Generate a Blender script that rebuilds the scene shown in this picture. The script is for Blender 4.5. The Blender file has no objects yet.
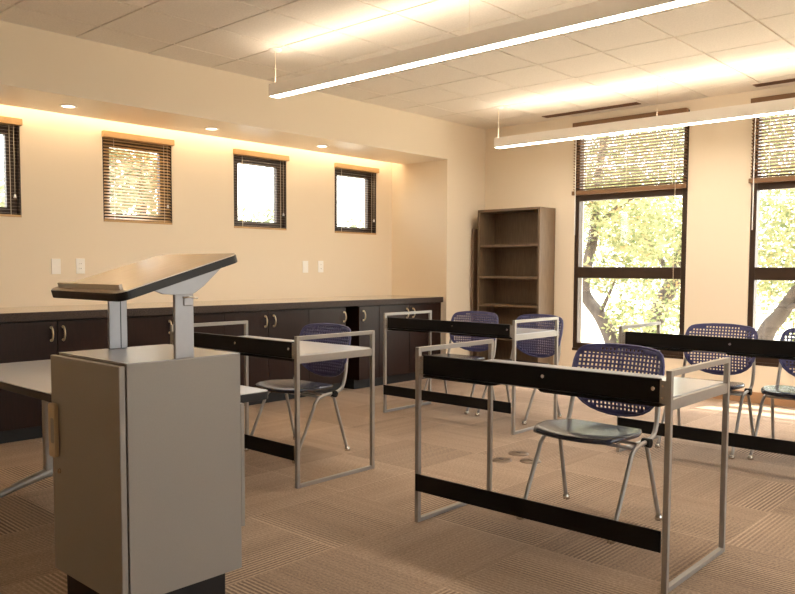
import bpy, math, random
from mathutils import Vector, Matrix
from mathutils.geometry import delaunay_2d_cdt

SC = bpy.context.scene
COL = SC.collection
rnd = random.Random(7)

# ------------------------------------------------------------------ materials
def new_mat(name):
    m = bpy.data.materials.new(name); m.use_nodes = True
    nt = m.node_tree; nt.nodes.clear()
    out = nt.nodes.new('ShaderNodeOutputMaterial')
    return m, nt, out

def lin(r, g, b):
    f = lambda c: (c/255/12.92) if c/255 <= .04045 else ((c/255+.055)/1.055)**2.4
    return (f(r), f(g), f(b), 1)

def plain(name, col, rough=.5, metal=0., spec=.5, noise=0., nscale=40., bump=0., stretch=(1, 1, 1), coat=0.):
    m, nt, out = new_mat(name)
    b = nt.nodes.new('ShaderNodeBsdfPrincipled')
    b.inputs['Base Color'].default_value = col
    b.inputs['Roughness'].default_value = rough
    b.inputs['Metallic'].default_value = metal
    b.inputs['Specular IOR Level'].default_value = spec
    b.inputs['Coat Weight'].default_value = coat
    b.inputs['Coat Roughness'].default_value = .15
    nt.links.new(b.outputs[0], out.inputs[0])
    if noise or bump:
        tc = nt.nodes.new('ShaderNodeTexCoord')
        mp = nt.nodes.new('ShaderNodeMapping'); mp.inputs['Scale'].default_value = stretch
        n = nt.nodes.new('ShaderNodeTexNoise'); n.inputs['Scale'].default_value = nscale
        n.inputs['Detail'].default_value = 4
        nt.links.new(tc.outputs['Object'], mp.inputs[0]); nt.links.new(mp.outputs[0], n.inputs[0])
        if noise:
            r = nt.nodes.new('ShaderNodeValToRGB')
            r.color_ramp.elements[0].position = .3; r.color_ramp.elements[1].position = .7
            r.color_ramp.elements[0].color = tuple(c*(1-noise) for c in col[:3])+(1,)
            r.color_ramp.elements[1].color = tuple(min(1, c*(1+noise)) for c in col[:3])+(1,)
            nt.links.new(n.outputs['Fac'], r.inputs[0]); nt.links.new(r.outputs[0], b.inputs['Base Color'])
        if bump:
            bp = nt.nodes.new('ShaderNodeBump'); bp.inputs['Strength'].default_value = bump
            bp.inputs['Distance'].default_value = .002
            nt.links.new(n.outputs['Fac'], bp.inputs['Height']); nt.links.new(bp.outputs[0], b.inputs['Normal'])
    return m

def emitter(name, col, strength):
    m, nt, out = new_mat(name)
    e = nt.nodes.new('ShaderNodeEmission'); e.inputs[0].default_value = col; e.inputs[1].default_value = strength
    nt.links.new(e.outputs[0], out.inputs[0])
    return m

def glass_mat():
    m, nt, out = new_mat('window glass')
    t = nt.nodes.new('ShaderNodeBsdfTransparent'); t.inputs[0].default_value = (.95, .97, .95, 1)
    g = nt.nodes.new('ShaderNodeBsdfGlossy'); g.inputs['Roughness'].default_value = .02
    mx_f = .06
    mx = nt.nodes.new('ShaderNodeMixShader')
    mx.inputs[0].default_value = mx_f; nt.links.new(t.outputs[0], mx.inputs[1]); nt.links.new(g.outputs[0], mx.inputs[2])
    nt.links.new(mx.outputs[0], out.inputs[0])
    return m

def leaf_mat(name, c0, c1):
    m, nt, out = new_mat(name)
    g = nt.nodes.new('ShaderNodeNewGeometry')
    r = nt.nodes.new('ShaderNodeValToRGB'); r.color_ramp.elements[0].color = c0; r.color_ramp.elements[1].color = c1
    e = r.color_ramp.elements.new(.86); e.color = c1
    r.color_ramp.elements[-1].color = lin(176, 140, 100)
    nt.links.new(g.outputs['Random Per Island'], r.inputs[0])
    d = nt.nodes.new('ShaderNodeBsdfDiffuse'); t = nt.nodes.new('ShaderNodeBsdfTranslucent')
    nt.links.new(r.outputs[0], d.inputs[0]); nt.links.new(r.outputs[0], t.inputs[0])
    mx = nt.nodes.new('ShaderNodeMixShader'); mx.inputs[0].default_value = .5
    nt.links.new(d.outputs[0], mx.inputs[1]); nt.links.new(t.outputs[0], mx.inputs[2]); nt.links.new(mx.outputs[0], out.inputs[0])
    return m

def carpet_mat():
    m, nt, out = new_mat('striped carpet tiles'); N = nt.nodes; L = nt.links
    def math_(op, a, b=None, c=None):
        n = N.new('ShaderNodeMath'); n.operation = op
        for i, v in enumerate((a, b, c)):
            if v is None: continue
            if isinstance(v, (int, float)): n.inputs[i].default_value = v
            else: L.new(v, n.inputs[i])
        return n.outputs[0]
    tc = N.new('ShaderNodeTexCoord'); sp = N.new('ShaderNodeSeparateXYZ'); L.new(tc.outputs['Object'], sp.inputs[0])
    T = .61
    u = math_('DIVIDE', math_('ADD', sp.outputs[0], 20.13), T); v = math_('DIVIDE', math_('ADD', sp.outputs[1], 20.31), T)
    iu = math_('FLOOR', u); iv = math_('FLOOR', v)
    par = math_('MODULO', math_('ADD', iu, iv), 2.0)             # quarter-turned neighbours
    fx = math_('MULTIPLY', math_('SUBTRACT', u, iu), T); fy = math_('MULTIPLY', math_('SUBTRACT', v, iv), T)
    s = math_('ADD', math_('MULTIPLY', fx, math_('SUBTRACT', 1., par)), math_('MULTIPLY', fy, par))
    al = math_('ADD', math_('MULTIPLY', fy, math_('SUBTRACT', 1., par)), math_('MULTIPLY', fx, par))
    cv = N.new('ShaderNodeCombineXYZ'); L.new(iu, cv.inputs[0]); L.new(iv, cv.inputs[1])
    wn = N.new('ShaderNodeTexWhiteNoise'); L.new(cv.outputs[0], wn.inputs[0])
    seed = math_('MULTIPLY', wn.outputs['Value'], 37.)
    # broad bands and fine lines across the tile
    def noise1(scale, extra, detail=2.):
        c = N.new('ShaderNodeCombineXYZ'); L.new(math_('MULTIPLY', s, scale), c.inputs[0]); L.new(math_('ADD', seed, extra), c.inputs[1])
        n = N.new('ShaderNodeTexNoise'); n.inputs['Scale'].default_value = 1; n.inputs['Detail'].default_value = detail
        L.new(c.outputs[0], n.inputs[0]); return n.outputs['Fac']
    broad = noise1(7., 0.); mid = noise1(28., 11.)
    line = math_('SINE', math_('MULTIPLY', s, 2*math.pi/.0205))
    line = math_('MULTIPLY_ADD', line, .5, .5)
    linesharp = math_('SMOOTH_MIN', math_('POWER', line, 1.6), 1., .2)
    amt = N.new('ShaderNodeMapRange'); amt.inputs[1].default_value = .42; amt.inputs[2].default_value = .62
    amt.inputs[3].default_value = .12; amt.inputs[4].default_value = .85
    L.new(noise1(3.2, 5., 0.), amt.inputs[0])
    pile = N.new('ShaderNodeTexNoise'); pile.inputs['Scale'].default_value = 95; pile.inputs['Detail'].default_value = 6; pile.inputs['Roughness'].default_value = .75
    L.new(tc.outputs['Object'], pile.inputs[0])
    val = math_('ADD', math_('MULTIPLY', math_('SUBTRACT', broad, .5), .22), math_('MULTIPLY', math_('SUBTRACT', mid, .5), .16))
    val = math_('ADD', val, math_('MULTIPLY', math_('MULTIPLY', math_('SUBTRACT', linesharp, .45), amt.outputs[0]), .52))
    val = math_('ADD', val, math_('MULTIPLY', math_('SUBTRACT', wn.outputs['Value'], .5), .12))
    val = math_('ADD', val, math_('MULTIPLY', math_('SUBTRACT', pile.outputs['Fac'], .5), 1.05))
    edge = math_('MINIMUM', math_('MINIMUM', fx, math_('SUBTRACT', T, fx)), math_('MINIMUM', fy, math_('SUBTRACT', T, fy)))
    seam = math_('LESS_THAN', edge, .0025)
    val = math_('ADD', val, math_('MULTIPLY', seam, .10))
    val = math_('ADD', val, .5)
    r = N.new('ShaderNodeValToRGB'); L.new(val, r.inputs[0])
    r.color_ramp.elements[0].position = .12; r.color_ramp.elements[0].color = lin(92, 80, 72)
    r.color_ramp.elements[1].position = .92; r.color_ramp.elements[1].color = lin(214, 190, 166)
    e = r.color_ramp.elements.new(.5); e.color = lin(162, 141, 124)
    b = N.new('ShaderNodeBsdfPrincipled'); b.inputs['Roughness'].default_value = .95; b.inputs['Specular IOR Level'].default_value = .1
    L.new(r.outputs[0], b.inputs['Base Color'])
    bp = N.new('ShaderNodeBump'); bp.inputs['Strength'].default_value = .5; bp.inputs['Distance'].default_value = .004
    L.new(val, bp.inputs['Height']); L.new(bp.outputs[0], b.inputs['Normal'])
    L.new(b.outputs[0], out.inputs[0])
    return m

M = {}
M['wall'] = plain('cream wall paint', lin(238, 225, 205), .8, spec=.25, bump=.05, nscale=300)
M['soffit'] = plain('cream soffit paint', lin(236, 224, 204), .34, spec=.6)
M['tile'] = plain('acoustic tile', lin(240, 233, 223), .95, spec=.1, noise=.05, nscale=90, bump=.25)
M['tbar'] = plain('ceiling grid metal', lin(214, 196, 172), .5)
M['carpet'] = carpet_mat()
M['base'] = plain('tan rubber base', lin(176, 136, 100), .6)
M['bronze'] = plain('dark bronze frame', lin(62, 46, 36), .4, metal=.3, noise=.08, nscale=20)
M['glass'] = glass_mat()
M['slat'] = plain('light wood slat', lin(196, 160, 112), .45, noise=.12, nscale=30, stretch=(1, 1, 12))
M['slat2'] = plain('brown wood slat', lin(126, 92, 60), .45, noise=.12, nscale=30, stretch=(1, 1, 12))
M['slatdark'] = plain('grey brown slat', lin(138, 118, 98), .45, noise=.1, nscale=30)
M['cord'] = plain('pale blind cord', lin(222, 208, 186), .8, noise=.03)
M['white'] = plain('white plastic', lin(252, 250, 247), .4, noise=.01)
M['dark'] = plain('black slot', lin(14, 12, 11), .6, noise=.05)
M['fixture'] = plain('white painted aluminium', lin(250, 245, 238), .5, noise=.01)
M['lamp'] = emitter('warm white diffuser', (1, .885, .73, 1), 12.5)
M['uplamp'] = emitter('warm white uplight', (1, .84, .65, 1), 5.2)
M['cove'] = emitter('warm cove strip', (1, .82, .57, 1), 10)
M['spot'] = emitter('recessed lamp', (1, .78, .5, 1), 5)
M['espresso'] = plain('dark espresso laminate', lin(38, 19, 12), .38, spec=.25, noise=.18, nscale=14, stretch=(6, 6, .6))
M['kick'] = plain('black toe kick', lin(20, 20, 22), .45, noise=.05)
M['counter'] = plain('speckled brown laminate', lin(62, 49, 43), .55, spec=.3, noise=.6, nscale=140)
M['polished'] = plain('polished laminate paled for reflection', lin(176, 160, 144), .07, spec=.9, noise=.2, nscale=160)  # base paled to imitate the wall's grazing reflection on the dark top
M['brass'] = plain('satin brass', lin(232, 218, 188), .3, metal=.8, noise=.03)
M['shelfwood'] = plain('grey brown wood laminate', lin(108, 88, 68), .5, noise=.22, nscale=9, stretch=(9, 9, .7))
M['board'] = plain('dark brown board', lin(132, 108, 90), .6, noise=.1, nscale=20)
M['steel'] = plain('silver painted steel', lin(164, 160, 156), .38, metal=.4, noise=.03, nscale=60)
M['chrome'] = plain('polished steel', lin(205, 200, 192), .2, metal=1., noise=.02)
M['black'] = plain('black laminate', lin(9, 7, 6), .55, spec=.25, noise=.1)
M['desktop'] = plain('pale grey desktop laminate', lin(198, 200, 206), .18, spec=.6, noise=.02, nscale=150)
M['navy'] = plain('navy blue plastic', lin(70, 70, 116), .38, noise=.05, nscale=120)
M['navyseat'] = plain('dark navy seat', lin(42, 46, 66), .24, spec=.9, noise=.06, nscale=200, bump=.1)
M['taupe'] = plain('taupe laminate', lin(152, 147, 142), .42, noise=.02, nscale=200)
M['taupetop'] = plain('grey metallic laminate top', lin(158, 158, 162), .25, spec=1., noise=.02, nscale=200)
M['blueline'] = plain('silver grey post paint', lin(158, 158, 164), .36, metal=.35, noise=.02)
M['peach'] = plain('pale maple laminate', lin(220, 210, 198), .16, spec=.7, noise=.04, nscale=12, stretch=(8, 1, 1))
M['edge'] = plain('black edge band', lin(20, 18, 21), .5, noise=.06)
M['beige'] = plain('beige pull plastic', lin(196, 180, 154), .45, noise=.02)
M['disc'] = plain('brushed bronze floor lid', lin(118, 98, 82), .4, metal=.3, noise=.1)
M['bark'] = plain('tree bark', lin(70, 61, 56), .9, noise=.35, nscale=14, stretch=(1, 1, .3), bump=.8)
M['leafy'] = leaf_mat('yellow green leaves', lin(104, 116, 80), lin(168, 164, 124))
M['leafg'] = leaf_mat('mid green leaves', lin(116, 124, 94), lin(158, 158, 128))
M['ground'] = plain('pale gravel ground', lin(214, 204, 186), .9, noise=.12, nscale=6)
M['vent'] = plain('brown vent blade', lin(120, 84, 58), .5, noise=.05)

# ------------------------------------------------------------------ mesh helpers
class MB:
    def __init__(self): self.v = []; self.f = []; self.s = []
    def add(self, vs, fs, smooth=False):
        o = len(self.v); self.v += [tuple(p) for p in vs]
        self.f += [tuple(i+o for i in f) for f in fs]; self.s += [smooth]*len(fs); return self
    def box(self, x0, x1, y0, y1, z0, z1):
        if x0 > x1: x0, x1 = x1, x0
        if y0 > y1: y0, y1 = y1, y0
        if z0 > z1: z0, z1 = z1, z0
        vs = [(x, y, z) for z in (z0, z1) for y in (y0, y1) for x in (x0, x1)]
        return self.add(vs, [(0, 2, 3, 1), (4, 5, 7, 6), (0, 1, 5, 4), (2, 6, 7, 3), (0, 4, 6, 2), (1, 3, 7, 5)])
    def prism(self, poly, a0, a1, axis='z', smooth=False):
        """poly: counter-clockwise 2D outline; axis z: (x,y); y: (x,z); x: (y,z)"""
        n = len(poly)
        def P(p, a): return (p[0], p[1], a) if axis == 'z' else (p[0], a, p[1]) if axis == 'y' else (a, p[0], p[1])
        vs = [P(p, a0) for p in poly]+[P(p, a1) for p in poly]
        fs = [tuple(range(n)), tuple(range(n, 2*n))]+[(i, (i+1) % n, n+(i+1) % n, n+i) for i in range(n)]
        return self.add(vs, fs, smooth)
    def tube(self, pts, r, n=10, smooth_path=0, closed_ends=True):
        pts = [Vector(p) for p in pts]
        if smooth_path:
            q = []
            for i in range(len(pts)-1):
                p0 = pts[max(i-1, 0)]; p1 = pts[i]; p2 = pts[i+1]; p3 = pts[min(i+2, len(pts)-1)]
                for k in range(smooth_path):
                    t = k/smooth_path
                    q.append(.5*((2*p1)+(-p0+p2)*t+(2*p0-5*p1+4*p2-p3)*t*t+(-p0+3*p1-3*p2+p3)*t**3))
            q.append(pts[-1]); 
            if not isinstance(r, (int, float)):
                rr = []
                for i in range(len(pts)-1):
                    for k in range(smooth_path): rr.append(r[i]+(r[i+1]-r[i])*k/smooth_path)
                rr.append(r[-1]); r = rr
            pts = q
        rs = [r]*len(pts) if isinstance(r, (int, float)) else r
        vs = []; fs = []
        t = (pts[1]-pts[0]).normalized()
        a = Vector((0, 0, 1)) if abs(t.z) < .9 else Vector((1, 0, 0))
        nrm = t.cross(a).normalized()
        for i, p in enumerate(pts):
            tt = (pts[min(i+1, len(pts)-1)]-pts[max(i-1, 0)]).normalized()
            nrm = (nrm-tt*nrm.dot(tt)).normalized(); bn = tt.cross(nrm)
            for k in range(n):
                c = 2*math.pi*k/n; vs.append(p+(nrm*math.cos(c)+bn*math.sin(c))*rs[i])
        for i in range(len(pts)-1):
            for k in range(n):
                fs.append((i*n+k, i*n+(k+1) % n, (i+1)*n+(k+1) % n, (i+1)*n+k))
        self.add(vs, fs, True)
        if closed_ends:
            m = len(pts)-1; o = len(self.v)-len(vs)
            self.f += [tuple(o+k for k in range(n))[::-1], tuple(o+m*n+k for k in range(n))]; self.s += [False, False]
        return self
    def lathe(self, prof, c=(0, 0, 0), n=24):
        vs = []; fs = []; k = len(prof)
        for j in range(n):
            a = 2*math.pi*j/n
            for r, z in prof: vs.append((c[0]+r*math.cos(a), c[1]+r*math.sin(a), c[2]+z))
        for j in range(n):
            for i in range(k-1):
                fs.append((j*k+i, ((j+1) % n)*k+i, ((j+1) % n)*k+i+1, j*k+i+1))
        self.add(vs, fs, True)
        return self
    def build(self, name, mat, parent=None, bevel=0., seg=2, loc=None):
        me = bpy.data.meshes.new(name); me.from_pydata(self.v, [], self.f); me.update()
        me.polygons.foreach_set('use_smooth', self.s)
        import bmesh
        bm = bmesh.new(); bm.from_mesh(me); bmesh.ops.recalc_face_normals(bm, faces=bm.faces); bm.to_mesh(me); bm.free()
        me.materials.append(mat)
        o = bpy.data.objects.new(name, me); COL.objects.link(o)
        if parent: o.parent = parent
        if loc: o.location = loc
        if bevel:
            b = o.modifiers.new('bevel', 'BEVEL'); b.width = bevel; b.segments = seg; b.limit_method = 'ANGLE'; b.angle_limit = math.radians(40)
            b.harden_normals = False
        return o

def tag(o, label=None, cat=None, group=None, kind=None):
    if label: o['label'] = label
    if cat: o['category'] = cat
    if group: o['group'] = group
    if kind: o['kind'] = kind
    return o
def thing(name, label, cat, loc=(0, 0, 0), rz=0., group=None):
    o = bpy.data.objects.new(name, None); o.empty_display_size = .1; COL.objects.link(o)
    o.location = loc; o.rotation_euler = (0, 0, rz)
    return tag(o, label, cat, group)
def struct(o): o['kind'] = 'structure'; return o
def kids(o): return [c for c in bpy.data.objects if c.parent == o]
def copy_tree(o, parent=None):
    c = o.copy(); COL.objects.link(c); c.parent = parent
    for ch in kids(o): copy_tree(ch, c)
    return c
def rounded(x0, x1, y0, y1, r, n=6):
    out = []
    for cx, cy, a0 in ((x1-r, y0+r, -90), (x1-r, y1-r, 0), (x0+r, y1-r, 90), (x0+r, y0+r, 180)):
        for k in range(n+1):
            a = math.radians(a0+90*k/n); out.append((cx+r*math.cos(a), cy+r*math.sin(a)))
    return out

# ------------------------------------------------------------------ the room
XB, XW, YB, ZC = -5.44, -6.27, 7.41, 2.82      # left wall face, alcove wall face, back wall face, ceiling
XR, YF = 2.6, -2.6                              # the walls to the right and behind the camera
YA0, YA1, ZS, XS = -1.0, 6.715, 2.408, -6.10    # alcove start and end, soffit height, soffit edge

struct(MB().box(XW-.2, XR+.2, YF-.2, YB+.2, -.12, 0).build('floor', M['carpet']))

# ceiling: grid plane with dropped tiles
c = MB(); c.box(XW-.2, XR+.2, YF-.2, YB+.2, ZC+.012, ZC+.10)
ceil = struct(c.build('ceiling', M['tbar']))
t = MB(); px, py = .5495, .557; gx0, gy0 = -5.076-5*px, 2.567-12*py
i = 0
while True:
    xa = gx0+i*px; i += 1
    if xa > XR: break
    j = 0
    while True:
        ya = gy0+j*py; j += 1
        if ya > YB: break
        x0, x1, y0, y1 = max(xa+.007, XB), min(xa+px-.007, XR), max(ya+.007, YF), min(ya+py-.007, YB)
        if x1-x0 < .02 or y1-y0 < .02: continue
        t.box(x0, x1, y0, y1, ZC, ZC+.014)
t.build('acoustic_tiles', M['tile'], ceil)

WIN = [(3.174+1.316*k) for k in (-1, 0, 1, 2)]     # the four small windows: near edge, .65 wide
WW, WZ0, WZ1 = .65, 1.597, 2.346
w = MB(); w2 = MB()
w.box(XW-.2, XW, YF-.2, YA1, 0, WZ0); w.box(XW-.2, XW, YF-.2, YA1, WZ1, ZC+.012)
ys = [YF-.2]+[v for a in WIN for v in (a, a+WW)]+[YA1]
for k in range(0, len(ys), 2): w.box(XW-.2, XW, ys[k], ys[k+1], WZ0, WZ1)
w2.box(XW-.2, XB, YA1, YB+.2, 0, ZC+.012)           # the wall beyond the alcove
struct(MB().box(XS, XB, YF-.2, YA1, ZS+.012, ZC+.012).build('wall_bulkhead', M['wall']))            # bulkhead over the alcove
struct(w.build('wall_alcove', M['wall']))
struct(w2.build('wall_left', M['wall']))
struct(MB().box(XS-.004, XB, YF-.2, YA1, ZS, ZS+.012).build('ceiling_soffit', M['soffit']))

BW = [(-4.266, -3.05), (-2.470, -1.254)]            # the two tall windows in the back wall
BZ0, BZ1 = .345, 2.735
w = MB(); xs = [XB-.2]+[v for a in BW for v in a]+[XR+.2]
w.box(xs[0], xs[-1], YB, YB+.2, 0, BZ0); w.box(xs[0], xs[-1], YB, YB+.2, BZ1, ZC+.012)
for k in range(0, len(xs), 2): w.box(xs[k], xs[k+1], YB, YB+.2, BZ0, BZ1)
struct(w.build('wall_back', M['wall']))
FILL_WIN = [(2.0, 3.216), (3.8, 5.016)]      # unseen tall windows, added in the right wall for neutral daylight fill
w = MB(); ys = [YF-.2]+[v for a in FILL_WIN for v in a]+[YB]
w.box(XR, XR+.2, YF-.2, YB, 0, BZ0); w.box(XR, XR+.2, YF-.2, YB, BZ1, ZC+.012)
for k in range(0, len(ys), 2): w.box(XR, XR+.2, ys[k], ys[k+1], BZ0, BZ1)
struct(w.build('wall_right', M['wall']))
struct(MB().box(XW, XR, YF-.2, YF, 0, ZC+.012).build('wall_front', M['wall']))
struct(MB().box(XB, XR, YB-.012, YB, 0, .10).build('baseboard_back', M['base'], bevel=.003))
struct(MB().box(XB, XB+.012, YA1, YB-.012, 0, .10).build('baseboard_left', M['base'], bevel=.003))

# ------------------------------------------------------------------ windows
wn = 0
for (x0, x1) in BW:
    wn += 1
    f = MB(); ya, yb = YB+.012, YB+.10
    f.box(x0, x0+.05, ya, yb, BZ0, BZ1); f.box(x1-.055, x1, ya, yb, BZ0, BZ1)
    f.box(x0+.05, x1-.055, ya, yb, BZ0, .43); f.box(x0+.05, x1-.055, ya, yb, 2.66, BZ1)
    f.box(x0+.05, x1-.055, ya, yb, 1.119, 1.236); f.box(x0+.05, x1-.055, ya, yb, 1.93, 2.01)
    win = struct(f.build('window_%d' % wn, M['bronze'], bevel=.004))
    for (za, zb) in ((.43, 1.119), (1.236, 1.93), (2.01, 2.66)):
        MB().box(x0+.05, x1-.055, YB+.066, YB+.072, za, zb).build('window_pane', M['glass'], win)
    MB().box(x0+.0, x1, YB-.004, YB+.012, BZ0-.0, BZ0+.028).build('window_sill', M['bronze'], win, bevel=.003)
for (y0, y1) in FILL_WIN:  # frames and panes of the added daylight fill windows
    wn += 1
    f = MB(); xa, xb = XR+.012, XR+.10
    f.box(xa, xb, y0, y0+.05, BZ0, BZ1); f.box(xa, xb, y1-.05, y1, BZ0, BZ1)
    for za, zb in ((BZ0, .43), (1.119, 1.236), (1.93, 2.01), (2.66, BZ1)): f.box(xa, xb, y0+.05, y1-.05, za, zb)
    win = struct(f.build('window_%d' % wn, M['bronze'], bevel=.004))
    for (za, zb) in ((.43, 1.119), (1.236, 1.93), (2.01, 2.66)):
        MB().box(XR+.066, XR+.072, y0+.05, y1-.05, za, zb).build('window_pane', M['glass'], win)
for k, ya in enumerate(WIN):
    wn += 1
    f = MB(); a, b = XW-.005, XW-.15; y0, y1 = ya, ya+WW
    f.box(b, a, y0, y0+.012, WZ0, WZ1); f.box(b, a, y1-.012, y1, WZ0, WZ1)
    f.box(b, a, y0+.012, y1-.012, WZ0, WZ0+.012); f.box(b, a, y0+.012, y1-.012, WZ1-.012, WZ1)
    fx0, fx1 = XW-.10, XW-.055
    f.box(fx0, fx1, y0+.012, y0+.088, WZ0+.012, WZ1-.012); f.box(fx0, fx1, y1-.088, y1-.012, WZ0+.012, WZ1-.012)
    f.box(fx0, fx1, y0+.088, y1-.088, WZ0+.012, WZ0+.075); f.box(fx0, fx1, y0+.088, y1-.088, WZ1-.118, WZ1-.012)
    win = struct(f.build('window_%d' % wn, M['bronze']))
    MB().box(XW-.08, XW-.074, y0+.088, y1-.088, WZ0+.075, WZ1-.118).build('window_pane', M['glass'], win)

def slat(mb, horiz, a0, a1, c0, c1, z, depth, tilt, th=.0022):
    """one slat: runs a0..a1 along the wall; centre c0 off-wall coordinate; horiz 'x' or 'y'"""
    d = depth/2; co, si = math.cos(tilt), math.sin(tilt)
    for_ = [(-d, -th/2), (d, -th/2), (d, th/2), (-d, th/2)]
    vs = []
    for a in (a0, a1):
        for p, q in for_:
            off, zz = p*co-q*si, p*si+q*co
            vs.append((a, c0+off, z+zz) if horiz == 'x' else (c0+off, a, z+zz))
    mb.add(vs, [(0, 1, 2, 3), (7, 6, 5, 4), (0, 4, 5, 1), (1, 5, 6, 2), (2, 6, 7, 3), (3, 7, 4, 0)])

# blinds in the tall windows: half lowered
for k, (x0, x1) in enumerate(BW):
    lab = ('wooden blind half lowered over the tall window beside the bookcase',
           'wooden blind half lowered over the tall window at the right edge')[k]
    b = thing('window_blind', lab, 'blind', ((x0+x1)/2, YB-.03, 1.99), group='wooden blinds on the tall windows')
    L = (x1-x0)/2-.008; dz = -1.99
    MB().box(-L-.014, L+.0, -.03, .026, 2.655+dz, 2.742+dz).build('headrail', M['slat2'], b, bevel=.004)
    s = MB(); z = 2.045
    while z < 2.65:
        slat(s, 'x', -L, L, 0, 0, z+dz, .046, math.radians(-14)); z += .0295
    s.build('slats', M['slat2'], b)
    MB().box(-L-.012, L+.0, -.03, .018, 1.99+dz, 2.032+dz).build('bottom_rail', M['slat2'], b, bevel=.004)
    for q in (-L+.16, 0, L-.12): MB().box(q-.002, q+.002, -.028, -.026, 2.0+dz, 2.66+dz).build('ladder_cord', M['cord'], b)
    MB().tube([(L-.09, -.034, .66), (L-.09, -.034, -.3), (L-.088, -.03, -.95)], .0022, 6).build('pull_cord', M['cord'], b)
    MB().tube([(-L+.035, -.036, .64), (-L+.033, -.032, -.42)], .005, 8).build('tilt_wand', M['white'], b)

# blinds in the small windows: fully lowered
labs = ['small wooden blind over the window cut by the left edge', 'small wooden blind with closed looking slats, second from left, behind the lectern top',
        'small dark slatted blind over the third window from the left', 'small dark slatted blind over the window nearest the alcove end']
for k, ya in enumerate(WIN):
    yc = ya+WW/2
    b = thing('small_window_blind', labs[k], 'blind', (XW-.012, yc, WZ0), group='blinds on the small alcove windows')
    hw = WW/2
    MB().box(-.03, .05, -hw-.004, hw+.010, .70, .752).build('headrail', M['slat'], b, bevel=.004)
    tl = math.radians(34 if k == 1 else 6)
    s = MB(); z = .03
    while z < .70:
        slat(s, 'y', -hw+.008, hw-.008, 0, 0, z, .026, -tl); z += .0262
    s.build('slats', M['slat'] if k == 1 else M['slatdark'], b)
    MB().box(-.016, .016, -hw+.004, hw-.004, .0, .018).build('bottom_rail', M['slat'], b, bevel=.003)
    for q in (-hw+.10, hw-.08): MB().box(.014, .0155, q-.002, q+.002, .015, .70).build('ladder_cord', M['cord'], b)
    c = MB().tube([(.022, hw-.05, .70), (.022, hw-.05, .17)], .002, 6); c.build('pull_cord', M['cord'], b)
    MB().lathe([(0, .03), (.006, .028), (.011, 0), (0, 0)], (.022, hw-.05, .145), 10).build('cord_tassel', M['white'], b)

# ------------------------------------------------------------------ lights in the room
def pendant(label, x0, x1, y0, y1, z0, z1, wires):
    t = thing('pendant_light', label, 'light', ((x0+x1)/2, (y0+y1)/2, z0), group='linear pendant lights')
    cx, cy = (x0+x1)/2, (y0+y1)/2; L = (x1-x0)/2; W = (y1-y0)/2; H = z1-z0
    b = MB(); b.box(-L, L, -W, -W+.005, 0, H); b.box(-L, L, W-.005, W, 0, H); b.box(-L, -L+.005, -W+.005, W-.005, 0, H); b.box(L-.005, L, -W+.005, W-.005, 0, H)
    b.box(-L+.005, L-.005, -W+.005, W-.005, H*.45, H*.55)
    b.build('housing', M['fixture'], t)
    MB().box(-L+.006, L-.006, -W+.005, W-.005, .001, .006).build('lower_diffuser', M['lamp'], t)
    MB().box(-L+.006, L-.006, -W+.012, W-.012, H-.008, H-.002).build('upper_diffuser', M['uplamp'], t)
    for i, wx in enumerate(wires):
        r = .0035 if i == 0 else .0012
        cb = MB().tube([(wx-cx, 0, H-.01), (wx-cx, 0, ZC-z0)], r, 8).build('cable', M['cord'], t)
        if i == 0:
            MB().lathe([(0, 0), (.045, 0), (.05, .006), (.05, .012)], (wx-cx, 0, ZC-z0-.012), 20).build('ceiling_cup', M['fixture'], t)
            MB().box(wx-cx-.012, wx-cx+.012, -.01, .01, H-.005, H+.012).build('cable_clip', M['fixture'], t)
pendant('long white linear pendant light nearer the camera, crossing the top edge', -4.66, .6, 3.655, 3.744, 2.475, 2.565, (-4.637, -2.842, -1.05))
pendant('long white linear pendant light in front of the tall windows', -4.614, .6, 6.428, 6.528, 2.418, 2.512, (-4.60, -2.951, -1.15))
for k, (y, lab) in enumerate(((2.67, 'recessed soffit downlight above the first gap between small windows'), (3.92, 'recessed soffit downlight above and left of the third small window'),
                              (5.19, 'recessed soffit downlight between the third and last small windows'))):
    d = thing('downlight', lab, 'light', (-5.785, y, ZS), group='recessed downlights in the soffit')
    MB().lathe([(.046, 0), (.062, 0), (.064, -.004), (.060, -.008), (.046, -.006), (.046, 0)], n=28).build('trim_ring', M['white'], d)
    MB().lathe([(0, -.003), (.046, -.003)], n=28).build('lens', M['spot'], d)
cl = thing('cove_light', 'hidden warm strip light glowing along the top of the alcove wall', 'light', (XS-.03, (YF+YA1)/2, 2.60))
MB().box(-.012, .012, YF/2-YA1/2+.1, YA1/2-YF/2-.06, -.015, .015).build('light_strip', M['cove'], cl)
MB().box(.012, .029, YF/2-YA1/2+.1, YA1/2-YF/2-.06, -.02, .02).build('channel', M['fixture'], cl)

# ceiling slot vents
for k, (x0, x1, lab) in enumerate(((-4.53, -3.47, 'slot vent in the ceiling above the tall window beside the bookcase'), (-2.40, -1.34, 'slot vent in the ceiling at the right edge'))):
    v = thing('ceiling_vent', lab, 'vent', ((x0+x1)/2, 7.21, ZC), group='slot vents in the ceiling')
    L = (x1-x0)/2; b = MB(); b.box(-L, L, -.05, -.042, -.006, 0); b.box(-L, L, .042, .05, -.006, 0); b.box(-L, -L+.01, -.042, .042, -.006, 0); b.box(L-.01, L, -.042, .042, -.006, 0)
    b.build('frame', M['vent'], v)
    MB().box(-L+.01, L-.01, -.042, .042, -.002, -.0005).build('backing', M['dark'], v)
    b = MB()
    for q in (-.018, .012): b.box(-L+.01, L-.01, q, q+.008, -.006, -.002)
    b.build('blades', M['vent'], v)

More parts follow.
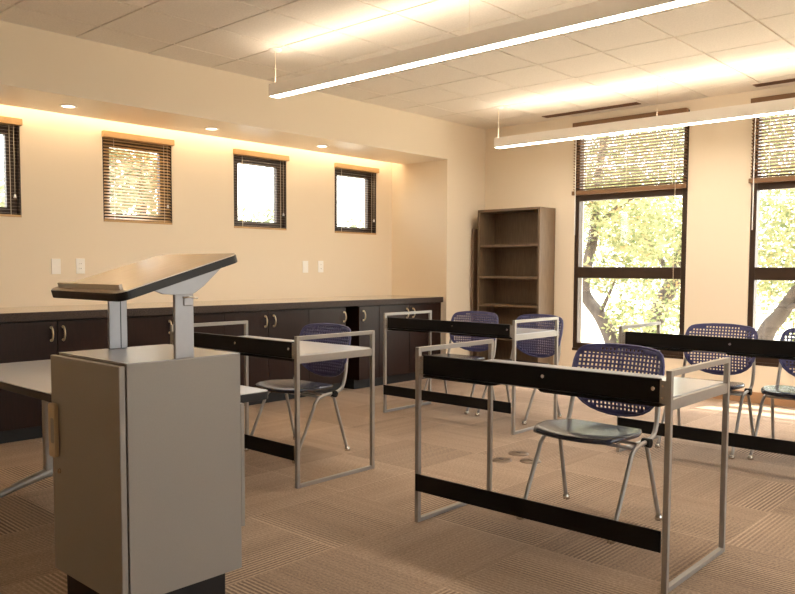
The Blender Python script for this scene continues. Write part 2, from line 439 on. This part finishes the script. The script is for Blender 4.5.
# ------------------------------------------------------------------ wall plates
for k, (y, z, lab, typ) in enumerate(((2.764, 1.218, 'blank white wall plate, leftmost, behind the lectern top', 0), (2.965, 1.222, 'white double outlet plate above the counter beside the lectern top', 1),
                                   (5.385, 1.227, 'white wall plate below and right of the third small window', 2), (5.60, 1.230, 'white outlet plate nearest the last small window', 1))):
    o = thing('wall_plate', lab, 'outlet', (XW, y, z), group='white plates on the alcove wall')
    MB().box(0, .007, -.037, .037, -.062, .062).build('cover_plate', M['white'], o, bevel=.002)
    if typ == 1:
        for dz in (-.02, .02):
            s = MB().prism(rounded(-.015, .015, dz-.014, dz+.014, .008), .007, .009, 'x').build('socket', M['white'], o)
            MB().box(.009, .0095, -.007, -.005, dz-.004, dz+.005).box(.009, .0095, .005, .007, dz-.004, dz+.005).build('socket_slots', M['dark'], s)
    elif typ == 2:
        MB().box(.007, .010, -.016, .016, -.032, .032).build('rocker', M['white'], o, bevel=.001)

# ------------------------------------------------------------------ counter and base cabinets
XF, XC = -5.51, -5.48
ctr = MB().box(XW, XC, 1.62, YA1-.004, .842, .900).build('countertop', M['counter'], bevel=.002)
MB().box(XW, XC-.002, 1.62, YA1-.004, .900, .902).build('polished_surface', M['polished'], ctr)
tag(ctr, 'long speckled dark brown countertop running along the alcove wall', 'counter')
def pull(parent, y, z0=.684, z1=.80):
    zc = (z0+z1)/2; h = (z1-z0)/2
    pts = [(XF+.002, y, z0+.012), (XF+.012, y, z0+.010), (XF+.026, y, z0+h*.5), (XF+.032, y, zc), (XF+.026, y, z1-h*.5), (XF+.012, y, z1-.010), (XF+.002, y, z1-.012)]
    m = MB(); m.tube(pts, .006, 8, 4)
    for z in (z0+.012, z1-.012): m.tube([(XF, y, z), (XF+.006, y, z)], .010, 10)
    return m.build('handle', M['brass'], parent)
def cabinet(y0, y1, doors, label, filler=None):
    """doors: list of (ya, yb, handle y)"""
    r = thing('base_cabinet', label, 'cabinet', (0, 0, 0), group='dark base cabinets under the counter')
    MB().box(XW+.01, XF-.02, y0+.002, y1-.002, .10, .84).build('carcass', M['espresso'], r)
    MB().box(XW+.05, XF-.075, y0+.002, y1-.002, 0, .10).build('toe_kick', M['kick'], r)
    for ya, yb, hy in doors:
        d = MB().box(XF-.0195, XF, ya+.002, yb-.002, .10, .832).build('door', M['espresso'], r, bevel=.0015)
        pull(d, hy)
    if filler: MB().box(XF-.0195, XF-.002, filler[0], filler[1], .10, .838).build('filler_strip', M['espresso'], r)
    return r
cabinet(1.97, 2.892, [(1.97, 2.43, 2.385), (2.43, 2.892, 2.47)], 'dark two door base cabinet at the left edge, behind the lectern')
cabinet(2.892, 3.838, [(2.892, 3.36, 3.32), (3.36, 3.838, 3.405)], 'dark two door base cabinet half hidden by the lectern posts')
cabinet(3.838, 4.776, [(3.838, 4.305, 4.266), (4.305, 4.776, 4.362)], 'dark two door base cabinet left of the first chair in the left desk')
cabinet(4.776, 5.25, [(4.776, 5.25, 5.223)], 'dark single door base cabinet left of the black knee gap')
cabinet(5.43, 5.718, [(5.43, 5.718, 5.489)], 'narrow dark one door base cabinet right of the black knee gap')
cabinet(5.718, 6.708, [(5.718, 6.18, 6.135), (6.18, 6.642, 6.234)], 'dark two door base cabinet at the far end of the counter', (6.644, 6.708))

# ------------------------------------------------------------------ bookcase
x0, x1, y0, y1, H = -5.30, -4.487, 7.09, 7.395, 1.868
bk = thing('bookcase', 'tall grey brown wooden bookcase with empty shelves in the back corner', 'bookcase', ((x0+x1)/2, y0, 0))
L = (x1-x0)/2; D = y1-y0
for s in (-1, 1): MB().box(s*L, s*(L-.026), 0, D, 0, H).build('side_panel', M['shelfwood'], bk, bevel=.001)
MB().box(-L+.026, L-.026, 0, D, H-.026, H).build('top_panel', M['shelfwood'], bk, bevel=.001)
MB().box(-L+.026, L-.026, D-.008, D, .06, H-.026).build('back_panel', M['shelfwood'], bk)
for z in (1.468, 1.118, .809, .44, .08): MB().box(-L+.026, L-.026, .004, D-.008, z-.013, z+.013).build('shelf', M['shelfwood'], bk, bevel=.001)
MB().box(-L+.026, L-.026, .02, .035, 0, .067).build('plinth', M['shelfwood'], bk)
bd = MB().box(XB+.016, XB+.046, 7.14, 7.39, 0, 1.668).build('board', M['board'], bevel=.003)
tag(bd, 'narrow dark brown board standing upright in the corner left of the bookcase', 'board')

# ------------------------------------------------------------------ training desks
def make_desk(L):
    r = thing('training_desk', '', 'desk')
    D, H, p = .61, .84, .022
    for s in (-1, 1):
        a, b = (s*L, s*(L-p)); a, b = min(a, b), max(a, b)
        e = MB()
        e.box(a, b, 0, p, 0, H); e.box(a, b, D-p, D, 0, H); e.box(a, b, p, D-p, H-p, H); e.box(a, b, p, D-p, 0, .02)
        f = e.build('end_frame', M['steel'], r, bevel=.002)
        MB().box(a+.002, b-.002, p, D-p, .690, .731).build('side_rail', M['steel'], f, bevel=.002)
    MB().box(-L+p, L-p, .024, D-.004, .708, .735).build('desktop', M['desktop'], r, bevel=.003)
    pn = MB().box(-L+.046, L-.046, .002, .022, .716, .806).build('front_panel', M['black'], r, bevel=.002)
    for x in (.075, L-.07):
        MB().tube([(x, .003, .768), (x, -.003, .768)], .0078, 12).build('bolt', M['chrome'], pn)
    def lip(xa, xb):
        o = [(xa, .712), (xa, .702), (xa+.02, .700), (xb-.05, .700), (xb-.015, .704), (xb, .712)]
        return o
    MB().prism(lip(-L+.046, -.15), .004, .20, 'y').build('cable_tray', M['black'], r)
    lp = MB(); lp.prism([(.05, .712), (.062, .702), (.08, .700), (L-.046, .700), (L-.046, .712)], .004, .20, 'y')
    lp.build('cable_tray', M['black'], r)
    for s in (-1, 1):
        bx = MB().box(s*(L-p), s*(L-.046), .003, .008, .715, .80).build('bracket', M['steel'], r, bevel=.001)
        for z in (.735, .78): MB().tube([(s*(L-.034), .004, z), (s*(L-.034), .0005, z)], .004, 8).build('screw', M['chrome'], bx)
    MB().box(-L+.012, L-.024, -.010, -.0005, .155, .237).build('stretcher', M['black'], r, bevel=.002)
    return r
spots = [(-1.804, 2.768, .45, .621, 'black fronted steel desk in front, nearest the camera'),
         (-3.895, 2.736, .2, .635, 'black fronted steel desk behind the lectern, one chair pushed under'),
         (-3.846, 4.724, .3, .656, 'black fronted steel desk in the back row by the cabinets, two chairs behind'),
         (-1.755, 4.760, .45, .640, 'black fronted steel desk in the back row at the right edge')]
for i, (x, y, a, L, lab) in enumerate(spots):
    o = make_desk(L)
    o.location = (x, y, 0); o.rotation_euler = (0, 0, math.radians(a)); tag(o, lab, 'desk', 'training desks')

# ------------------------------------------------------------------ perforated stacking chairs
def backrest_mesh():
    half = [(0, .470), (.05, .473), (.10, .482), (.145, .497), (.185, .521), (.215, .551), (.236, .59), (.247, .64), (.250, .695), (.247, .74), (.240, .772), (.230, .793), (.214, .807), (.19, .815), (.14, .822), (.07, .827), (0, .828)]
    outl = half+[(-x, z) for x, z in half[-2:0:-1]]
    def inside(x, z, m):
        # distance test by shrinking towards the middle
        n = len(outl); best = 1e9; c = False
        for i in range(n):
            (ax, az), (bx, bz) = outl[i], outl[(i+1) % n]
            if (az > z) != (bz > z) and x < (bx-ax)*(z-az)/(bz-az)+ax: c = not c
            dx, dz = bx-ax, bz-az; tt = max(0, min(1, ((x-ax)*dx+(z-az)*dz)/(dx*dx+dz*dz)))
            best = min(best, math.hypot(x-ax-tt*dx, z-az-tt*dz))
        return c and best > m
    verts = [Vector(p) for p in outl]; faces = [list(range(len(outl)))]; holes = []
    pitch, s = .0215, .0059
    for i in range(-11, 12):
        for j in range(-10, 10):
            x, z = i*pitch, .655+j*pitch*.98
            if inside(x, z, .0215):
                o = len(verts); verts += [Vector((x-s, z-s)), Vector((x+s, z-s)), Vector((x+s, z+s)), Vector((x-s, z+s))]
                faces.append([o, o+1, o+2, o+3]); holes.append((x, z))
    V, E_, F, _, _, oF = delaunay_2d_cdt(verts, [], faces, 1, 1e-6, True)
    def y_at(x, z): return .284-.040*(x/.25)**2+.044*max(0, (z-.60)/.22)**1.5-.012*math.exp(-((z-.58)/.08)**2)
    keep = []
    for f, of in zip(F, oF):
        if of == [0] or (len(of) == 1 and of[0] == 0): keep.append(f)
    m = MB(); m.add([(v[0], y_at(v[0], v[1]), v[1]) for v in V], keep, True)
    rim = [(x*.985, y_at(x*.985, z)-.001, .655+(z-.655)*.985) for x, z in outl]
    return m, rim
def make_chair():
    r = thing('stacking_chair', '', 'chair')
    # seat
    n = 16; vs = []; fs = []
    def top(u, v):
        x = .240*u*math.sqrt(1-.30*v*v)*(1-.05*max(0, v)); y = -.012+.200*v*math.sqrt(1-.26*u*u)
        z = .452-.014*math.cos(u*math.pi/2)*math.cos(max(-1, min(1, v))*math.pi/2)+.004*u*u-.010*max(0, v)
        z -= .014*max(0, -v-.55)**2/.2025
        return x, y, z
    for i in range(n+1):
        for j in range(n+1): vs.append(top(-1+2*j/n, -1+2*i/n))
    for i in range(n):
        for j in range(n): fs.append((i*(n+1)+j, i*(n+1)+j+1, (i+1)*(n+1)+j+1, (i+1)*(n+1)+j))
    s = MB().add(vs, fs, True).build('seat', M['navyseat'], r)
    so = s.modifiers.new('thick', 'SOLIDIFY'); so.thickness = .024; so.offset = -1
    be = s.modifiers.new('round', 'BEVEL'); be.width = .011; be.segments = 3; be.limit_method = 'ANGLE'; be.angle_limit = math.radians(50)
    m, rim = backrest_mesh()
    b = m.build('backrest', M['navy'], r)
    so = b.modifiers.new('thick', 'SOLIDIFY'); so.thickness = .007; so.offset = 0
    MB().tube(rim+[rim[0]], .0065, 8).build('rim', M['navy'], b)
    for s in (-1, 1):
        l = MB().tube([(s*.241, -.222, .012), (s*.241, -.075, .295), (s*.241, -.052, .345), (s*.240, -.015, .379), (s*.238, .05, .394), (s*.236, .118, .396)], .0105, 10, 5).build('leg', M['steel'], r)
        MB().lathe([(0, 0), (.017, 0), (.019, .008), (.015, .022), (.011, .028)], (s*.241, -.224, 0), 14).build('glide', M['chrome'], l)
        l = MB().tube([(s*.236, .112, .384), (s*.238, .126, .352), (s*.244, .156, .25), (s*.256, .226, .012)], .0105, 10, 5).build('leg', M['steel'], r)
        MB().lathe([(0, 0), (.017, 0), (.019, .008), (.015, .022), (.011, .028)], (s*.256, .228, 0), 14).build('glide', M['chrome'], l)
        MB().tube([(s*.236, .118, .396), (s*.236, .166, .405), (s*.236, .206, .436), (s*.235, .234, .52), (s*.228, .252, .62), (s*.222, .272, .70)], .0115, 10, 5).build('back_upright', M['steel'], r)
        MB().tube([(s*.215, .120, .392), (s*.256, .120, .392)], .022, 14).build('joint_knob', M['black'], r)
    m = MB()
    for y in (-.01, .09): m.tube([(-.236, y, .385), (.236, y, .385)], .008, 8)
    m.build('seat_bar', M['steel'], r)
    return r
chair0 = make_chair()
cs = [(-1.838, 3.37, -.5, 'navy perforated back chair tucked behind the front desk'),
      (-3.968, 3.32, 2, 'navy perforated back chair at the desk behind the lectern'),
      (-4.205, 5.35, 5, 'navy perforated back chair nearest the base cabinets, back row'),
      (-3.575, 5.35, -4, 'navy perforated back chair in front of the bookcase right side'),
      (-2.02, 5.31, 3, 'navy perforated back chair between the two tall windows'),
      (-1.425, 5.38, -2, 'navy perforated back chair cut by the right edge')]
for i, (x, y, a, lab) in enumerate(cs):
    o = chair0 if i == 0 else copy_tree(chair0)
    o.location = (x, y, 0); o.rotation_euler = (0, 0, math.radians(a)); tag(o, lab, 'chair', 'navy stacking chairs')

# ------------------------------------------------------------------ lectern
LX0, LX1, LY0, LY1, LZ0, LZ1 = -2.745, -2.267, 1.214, 1.645, .135, .910
lc = thing('lectern', 'taupe lectern cabinet with raised sloping reading top in the left foreground', 'lectern', ((LX0+LX1)/2, (LY0+LY1)/2, 0))
ox, oy = (LX0+LX1)/2, (LY0+LY1)/2
def lb(x0, x1, y0, y1, z0, z1): return MB().box(x0-ox, x1-ox, y0-oy, y1-oy, z0, z1)
lb(LX0, LX1, LY0, LY1, LZ0, LZ1-.003).build('cabinet_body', M['taupe'], lc, bevel=.002)
lb(LX0, LX1, LY0, LY1, LZ1-.0029, LZ1).build('cabinet_top', M['taupetop'], lc)
dr = lb(LX0-.012, LX1-.001, LY0-.026, LY0-.005, LZ0, LZ1-.008).build('door', M['taupe'], lc, bevel=.003)
hd = MB(); hx0, hx1 = LX0-.006-ox, LX0+.046-ox
hd.prism(rounded(hx0, hx1, .545, .735, .012, 4), LY0-.042-oy, LY0-.0262-oy, 'y')
h = hd.build('pull_handle', M['beige'], dr, bevel=.003)
MB().prism(rounded(LX0+.018-ox, LX0+.040-ox, .596, .684, .006, 4), LY0-.0428-oy, LY0-.0415-oy, 'y').build('finger_recess', M['taupe'], h)
MB().tube([(LX0+.045-ox, LY0-.025-oy, .497), (LX0+.045-ox, LY0-.031-oy, .497)], .009, 14).build('lock', M['chrome'], dr)
lb(LX0-.018, LX0-.011, LY0-.024, LY0-.006, .43, .475).build('latch', M['chrome'], dr)
lb(LX0+.08, LX1, LY1, LY1+.016, .285, .73).build('rear_panel', M['taupe'], lc, bevel=.002)
lb(LX0+.016, LX1-.035, LY0+.0, LY1-.042, 0, LZ0).build('plinth', M['edge'], lc, bevel=.012, seg=3)
# posts and brackets
for s, X in ((-1, LX0), (1, LX1)):
    xa, xb = (X+.022, X+.034) if s < 0 else (X-.012, X+.001)
    ps = lb(xa, xb, 1.386, 1.458, LZ1, 1.124).build('post', M['blueline'], lc, bevel=.003)
    xi = xb if s < 0 else xa
    lb(xi-.001, xi+.001, 1.430, 1.433, LZ1+.002, 1.12).build('post_seam', M['edge'], ps)
    br = [(1.381, 1.122), (1.453, 1.122), (1.466, 1.128), (1.50, 1.150), (1.575, 1.2155), (1.310, 1.1385), (1.345, 1.125)]
    MB().prism([(a-oy, b) for a, b in br], xa-ox+.001, xb-ox-.001, 'x').build('bracket', M['blueline'], lc, bevel=.001)
    xk = xb+.001 if s > 0 else xb
kn = lb(LX1+.001, LX1+.006, 1.418, 1.450, 1.085, 1.115).build('height_catch', M['blueline'], lc, bevel=.002)
MB().tube([(LX1-ox+.006, 1.414-oy, 1.112), (LX1-ox+.010, 1.44-oy, 1.114), (LX1-ox+.010, 1.468-oy, 1.110)], .003, 8).build('catch_lever', M['chrome'], kn)
# sloping top
ang = math.atan2(.128, .44); Ls = math.hypot(.438, .127)
tp = bpy.data.objects.new('reading_top', None)
def slope(mb):
    ca, sa = math.cos(ang), math.sin(ang)
    mb.v = [(x, 1.186-oy+y*ca-z*sa, 1.132+y*sa+z*ca) for x, y, z in mb.v]; return mb
TX0, TX1 = -2.765-ox, -2.252-ox
outl = rounded(TX0, TX1, 0, Ls+.012, .035, 6)
rt = slope(MB().prism(outl, -.030, -.003, 'z')).build('reading_top', M['edge'], lc, bevel=.003)
slope(MB().prism(rounded(TX0+.003, TX1-.003, .003, Ls+.009, .033, 6), -.003, 0., 'z')).build('laminate_surface', M['peach'], rt)
slope(MB().prism([(TX0+.035, .026), (TX1-.042, .026), (TX1-.042, .038), (TX0+.035, .038)], 0., .018, 'z')).build('book_ledge', M['peach'], rt, bevel=.002)

# ------------------------------------------------------------------ low side table behind the lectern
tx0, tx1, ty0, ty1, tz = -4.64, -2.760, 1.447, 2.17, .665
tb = thing('table', 'low white topped table with black edge behind the lectern', 'table', ((tx0+tx1)/2, (ty0+ty1)/2, 0))
ax, ay = (tx1-tx0)/2, (ty1-ty0)/2
tt = MB().prism(rounded(-ax, ax, -ay, ay, .035, 5), tz-.038, tz-.003, 'z').build('table_top', M['edge'], tb, bevel=.003)
MB().prism(rounded(-ax+.003, ax-.003, -ay+.003, ay-.003, .033, 5), tz-.003, tz, 'z').build('top_laminate', M['desktop'], tt)
for s in (-1, 1):
    X = s*(ax-.42)
    lg = MB().box(X-.022, X+.022, -.036, .036, .075, tz-.038).build('leg', M['steel'], tb, bevel=.012, seg=3)
    for q in (-1, 1):
        MB().tube([(X, q*.0, .105), (X, q*.15, .066), (X, q*.30, .018)], [.027, .023, .013], 12, 4).build('foot', M['steel'], lg)
    MB().box(X-.03, X+.03, -.26, .26, tz-.06, tz-.0385).build('top_bracket', M['black'], lg)

# ------------------------------------------------------------------ floor boxes
for (x, y, lab) in ((-2.817, 4.040, 'round bronze floor outlet lid, left of the three'), (-2.835, 4.262, 'round bronze floor outlet lid, farthest of the three'), (-2.668, 4.145, 'round bronze floor outlet lid, right of the three, behind chair leg')):
    d = thing('floor_outlet', lab, 'floor outlet', (x, y, 0), group='round floor outlet lids')
    MB().lathe([(0, .008), (.052, .008), (.062, .006), (.068, .0)], n=32).build('lid', M['disc'], d)
    MB().lathe([(.044, .0085), (.046, .0095), (.048, .0085)], n=32).build('lid_ring', M['disc'], d)
    MB().box(-.016, .016, -.004, .004, .0082, .0095).build('lid_latch', M['dark'], d)

# ------------------------------------------------------------------ outside
g = MB().box(-40, 25, -30, 45, -.62, -.6)
struct(g.build('ground', M['ground']))
def tree(name, label, base, trunk, branches, clouds, mat, nleaf, leaf, group):
    t = thing(name, label, 'tree', base, group=group)
    B = Vector(base)
    m = MB(); m.tube([Vector(p)-B for p, r in trunk], [r for p, r in trunk], 12, 5)
    m.build('trunk', M['bark'], t)
    for br in branches:
        MB().tube([Vector(p)-B for p, r in br], [r for p, r in br], 8, 4).build('branch', M['bark'], t)
    vs = []; fs = []; tot = sum((c[3]*c[4]*c[5])**.62 for c in clouds)
    for (cx, cy, cz, rx, ry, rz) in clouds:
        k = int(nleaf*(rx*ry*rz)**.62/tot)
        for _ in range(k):
            while True:
                a, b, c = (rnd.uniform(-1, 1) for _ in range(3))
                if a*a+b*b+c*c < 1: break
            p = Vector((cx+a*rx, cy+b*ry, cz+c*rz))-B
            d1 = Vector((rnd.gauss(0, 1), rnd.gauss(0, 1), rnd.gauss(0, .6))).normalized()
            d2 = d1.cross(Vector((rnd.gauss(0, 1), rnd.gauss(0, 1), rnd.gauss(0, 1)))).normalized()
            l = leaf*rnd.uniform(.7, 1.3); w_ = l*.5
            o = len(vs); vs += [p, p+d1*l*.5+d2*w_*.5, p+d1*l, p+d1*l*.5-d2*w_*.5]; fs.append((o, o+1, o+2, o+3))
    MB2 = MB(); MB2.add(vs, fs, False)
    me = bpy.data.meshes.new('foliage'); me.from_pydata(MB2.v, [], MB2.f); me.materials.append(mat); me.update()
    o = bpy.data.objects.new('foliage', me); COL.objects.link(o); o.parent = t
    return t
tree('garden_tree', 'tree with curved trunk seen in the left of the tall window beside the bookcase', (-6.05, 12, -.6),
     [((-6.05, 12, -.6), .15), ((-6.14, 12, -.03), .13), ((-6.38, 12, .42), .11), ((-6.69, 12.02, .80), .10), ((-6.68, 12.05, 1.25), .092), ((-6.60, 12.1, 1.75), .085), ((-6.55, 12.1, 2.5), .07), ((-6.4, 12.1, 3.6), .05)],
     [[((-6.40, 12, .45), .045), ((-6.2, 11.9, .75), .03), ((-6.05, 11.9, 1.1), .018)], [((-6.6, 12.1, 1.9), .05), ((-6.0, 12, 2.3), .035), ((-5.5, 12, 2.5), .02)]],
     [(-6.4, 11.8, 3.5, 1.5, 1.1, 1.3), (-5.9, 11.6, 2.2, .8, .7, .55), (-6.75, 12.2, 2.0, .5, .5, .6), (-6.6, 12.5, 1.05, .45, .35, .3), (-6.05, 11.6, 1.2, .45, .4, .28), (-5.6, 11.7, 1.55, .5, .4, .3), (-5.7, 11.9, .45, .6, .4, .5), (-6.2, 12.6, .25, .5, .3, .45), (-6.85, 11.8, 2.5, .5, .5, .4)], M['leafy'], 8000, .095, 'trees outside the tall windows')
tree('garden_tree', 'tree with leaning trunk seen in the right of the tall window beside the bookcase', (-7.48, 15.99, -.6),
     [((-7.48, 15.99, -0.6), 0.221), ((-7.31, 15.99, -0.23), 0.199), ((-7.1, 15.99, 0.44), 0.177), ((-6.76, 15.99, 1.2), 0.144), ((-6.5, 15.99, 2.24), 0.111), ((-6.37, 15.99, 3.8), 0.066)],
     [[((-6.89, 15.99, 0.94), 0.066), ((-7.15, 15.86, 1.59), 0.050), ((-7.48, 15.73, 1.98), 0.033)], [((-6.63, 15.99, 1.72), 0.066), ((-5.98, 15.86, 1.98), 0.044), ((-5.59, 15.73, 2.5), 0.022)]],
     [(-6.5, 15.47, 3.93, 2.08, 1.3, 1.69), (-6.76, 15.08, 1.85, 0.91, 0.91, 0.65), (-6.3, 15.47, 0.61, 0.59, 0.52, 0.65), (-6.96, 16.77, 0.29, 0.78, 0.39, 0.72), (-7.67, 16.64, 0.94, 0.65, 0.45, 0.45), (-7.41, 16.38, 2.11, 1.17, 0.65, 0.78), (-8.32, 16.64, 2.5, 1.04, 0.65, 1.04)], M['leafy'], 10500, .11, 'trees outside the tall windows')
tree('garden_tree', 'tree seen through the tall window at the right edge', (-3.95, 12, -.6),
     [((-3.95, 12, -.6), .16), ((-3.74, 12, .26), .13), ((-3.52, 12, .6), .105), ((-3.2, 12, 1.2), .09), ((-3.0, 12, 2.2), .07), ((-2.9, 12, 3.2), .04)],
     [[((-3.54, 12, .58), .055), ((-3.3, 11.9, .72), .04), ((-2.9, 11.8, .7), .025)]],
     [(-3.2, 11.8, 3.1, 1.3, 1.1, 1.2), (-3.3, 11.6, 1.55, .9, .7, .6), (-2.6, 11.8, .9, .6, .5, .5), (-3.75, 12.3, 1.2, .4, .4, .4), (-3.2, 12.5, .45, .6, .35, .4)], M['leafy'], 9000, .085, 'trees outside the tall windows')
tree('garden_tree', 'dense tree farther off filling the gaps in the tall windows', (-9.0, 22.5, -.6),
     [((-9.0, 22.5, -.6), .22), ((-8.9, 22.5, 1.5), .17), ((-8.9, 22.5, 4), .08)], [],
     [(-11.2, 22.5, 3.4, 2.4, 1.2, 2.2), (-8.2, 22.8, 3.8, 2.6, 1.2, 2.4), (-5.2, 22.5, 2.6, 2.4, 1.2, 2.0), (-9.6, 22.2, 1.0, 1.4, .8, 1.0), (-6.4, 22.2, .6, 1.4, .8, .8)], M['leafy'], 9500, .15, 'trees outside the tall windows')
for k, (y, top, lab) in enumerate(((4.3, 2.75, 'green tree outside the leftmost small window'), (7.0, 3.9, 'tall dense green tree outside the second small window from the left'),
                             (9.7, 2.5, 'green tree low outside the third small window'), (12.4, 2.45, 'green tree low outside the last small window'))):
    x = -12.5
    tree('shade_tree', lab, (x, y, -.6), [((x, y, -.6), .15), ((x, y+.05, .6), .12), ((x, y, top-.7), .05)], [],
         [(x, y, top-.95, .8, 1.15, .85), (x+.3, y+.5, top-1.3, .7, .6, .7), (x, y-.5, top-1.2, .7, .6, .7)], M['leafg'], 4200, .12, 'trees outside the small windows')

# ------------------------------------------------------------------ daylight
wd = bpy.data.worlds.new('sky'); SC.world = wd; wd.use_nodes = True
nt = wd.node_tree; nt.nodes.clear()
o = nt.nodes.new('ShaderNodeOutputWorld'); bg = nt.nodes.new('ShaderNodeBackground'); sk = nt.nodes.new('ShaderNodeTexSky')
sk.sky_type = 'NISHITA'; sk.sun_disc = False; sk.sun_elevation = math.radians(62); sk.sun_rotation = math.radians(-22); sk.dust_density = 3.5; sk.air_density = 1.; sk.ozone_density = .6
mxn = nt.nodes.new('ShaderNodeMix'); mxn.data_type = 'RGBA'; mxn.inputs[0].default_value = .55; mxn.inputs[7].default_value = (6.5, 6.3, 6.0, 1)
nt.links.new(sk.outputs[0], mxn.inputs[6]); nt.links.new(mxn.outputs[2], bg.inputs[0]); bg.inputs[1].default_value = .68
nt.links.new(bg.outputs[0], o.inputs[0])
sl = bpy.data.lights.new('sun', 'SUN'); sl.energy = 5.6; sl.color = (1, .93, .80); sl.angle = math.radians(.6)
so = bpy.data.objects.new('sun', sl); COL.objects.link(so)
el = math.radians(68); d = Vector((-.38*math.cos(el), -.92*math.cos(el), -math.sin(el)))
so.rotation_euler = d.to_track_quat('-Z', 'Y').to_euler(); so.location = (0, 12, 12)

# ------------------------------------------------------------------ camera
cam = bpy.data.cameras.new('camera'); co = bpy.data.objects.new('camera', cam); COL.objects.link(co)
R = [[0.7359836466094597, 0.676988781790036, 0.0037764075369357834], [-0.0435806487016308, 0.04181033904924585, 0.9981746453438557], [-0.6755951442855306, 0.7348047937234966, -0.0602753360735784]]
co.matrix_world = Matrix(((R[0][0], R[1][0], -R[2][0], 0), (R[0][1], R[1][1], -R[2][1], 0), (R[0][2], R[1][2], -R[2][2], 1.21), (0, 0, 0, 1)))
cam.sensor_fit = 'HORIZONTAL'; cam.sensor_width = 36; cam.lens = 780.39*36/795; cam.shift_y = (315.86-297)/795
cam.clip_start = .05; cam.clip_end = 200
SC.camera = co

SC.view_settings.view_transform = 'Standard'; SC.view_settings.look = 'None'; SC.view_settings.gamma = 1; SC.view_settings.use_curve_mapping = False
SC.view_settings.exposure = 1.4
SC.cycles.use_denoising = True
SC.cycles.max_bounces = 10; SC.cycles.diffuse_bounces = 6; SC.cycles.transparent_max_bounces = 16
SC.cycles.sample_clamp_indirect = 8
SC.cycles.caustics_reflective = False; SC.cycles.caustics_refractive = False
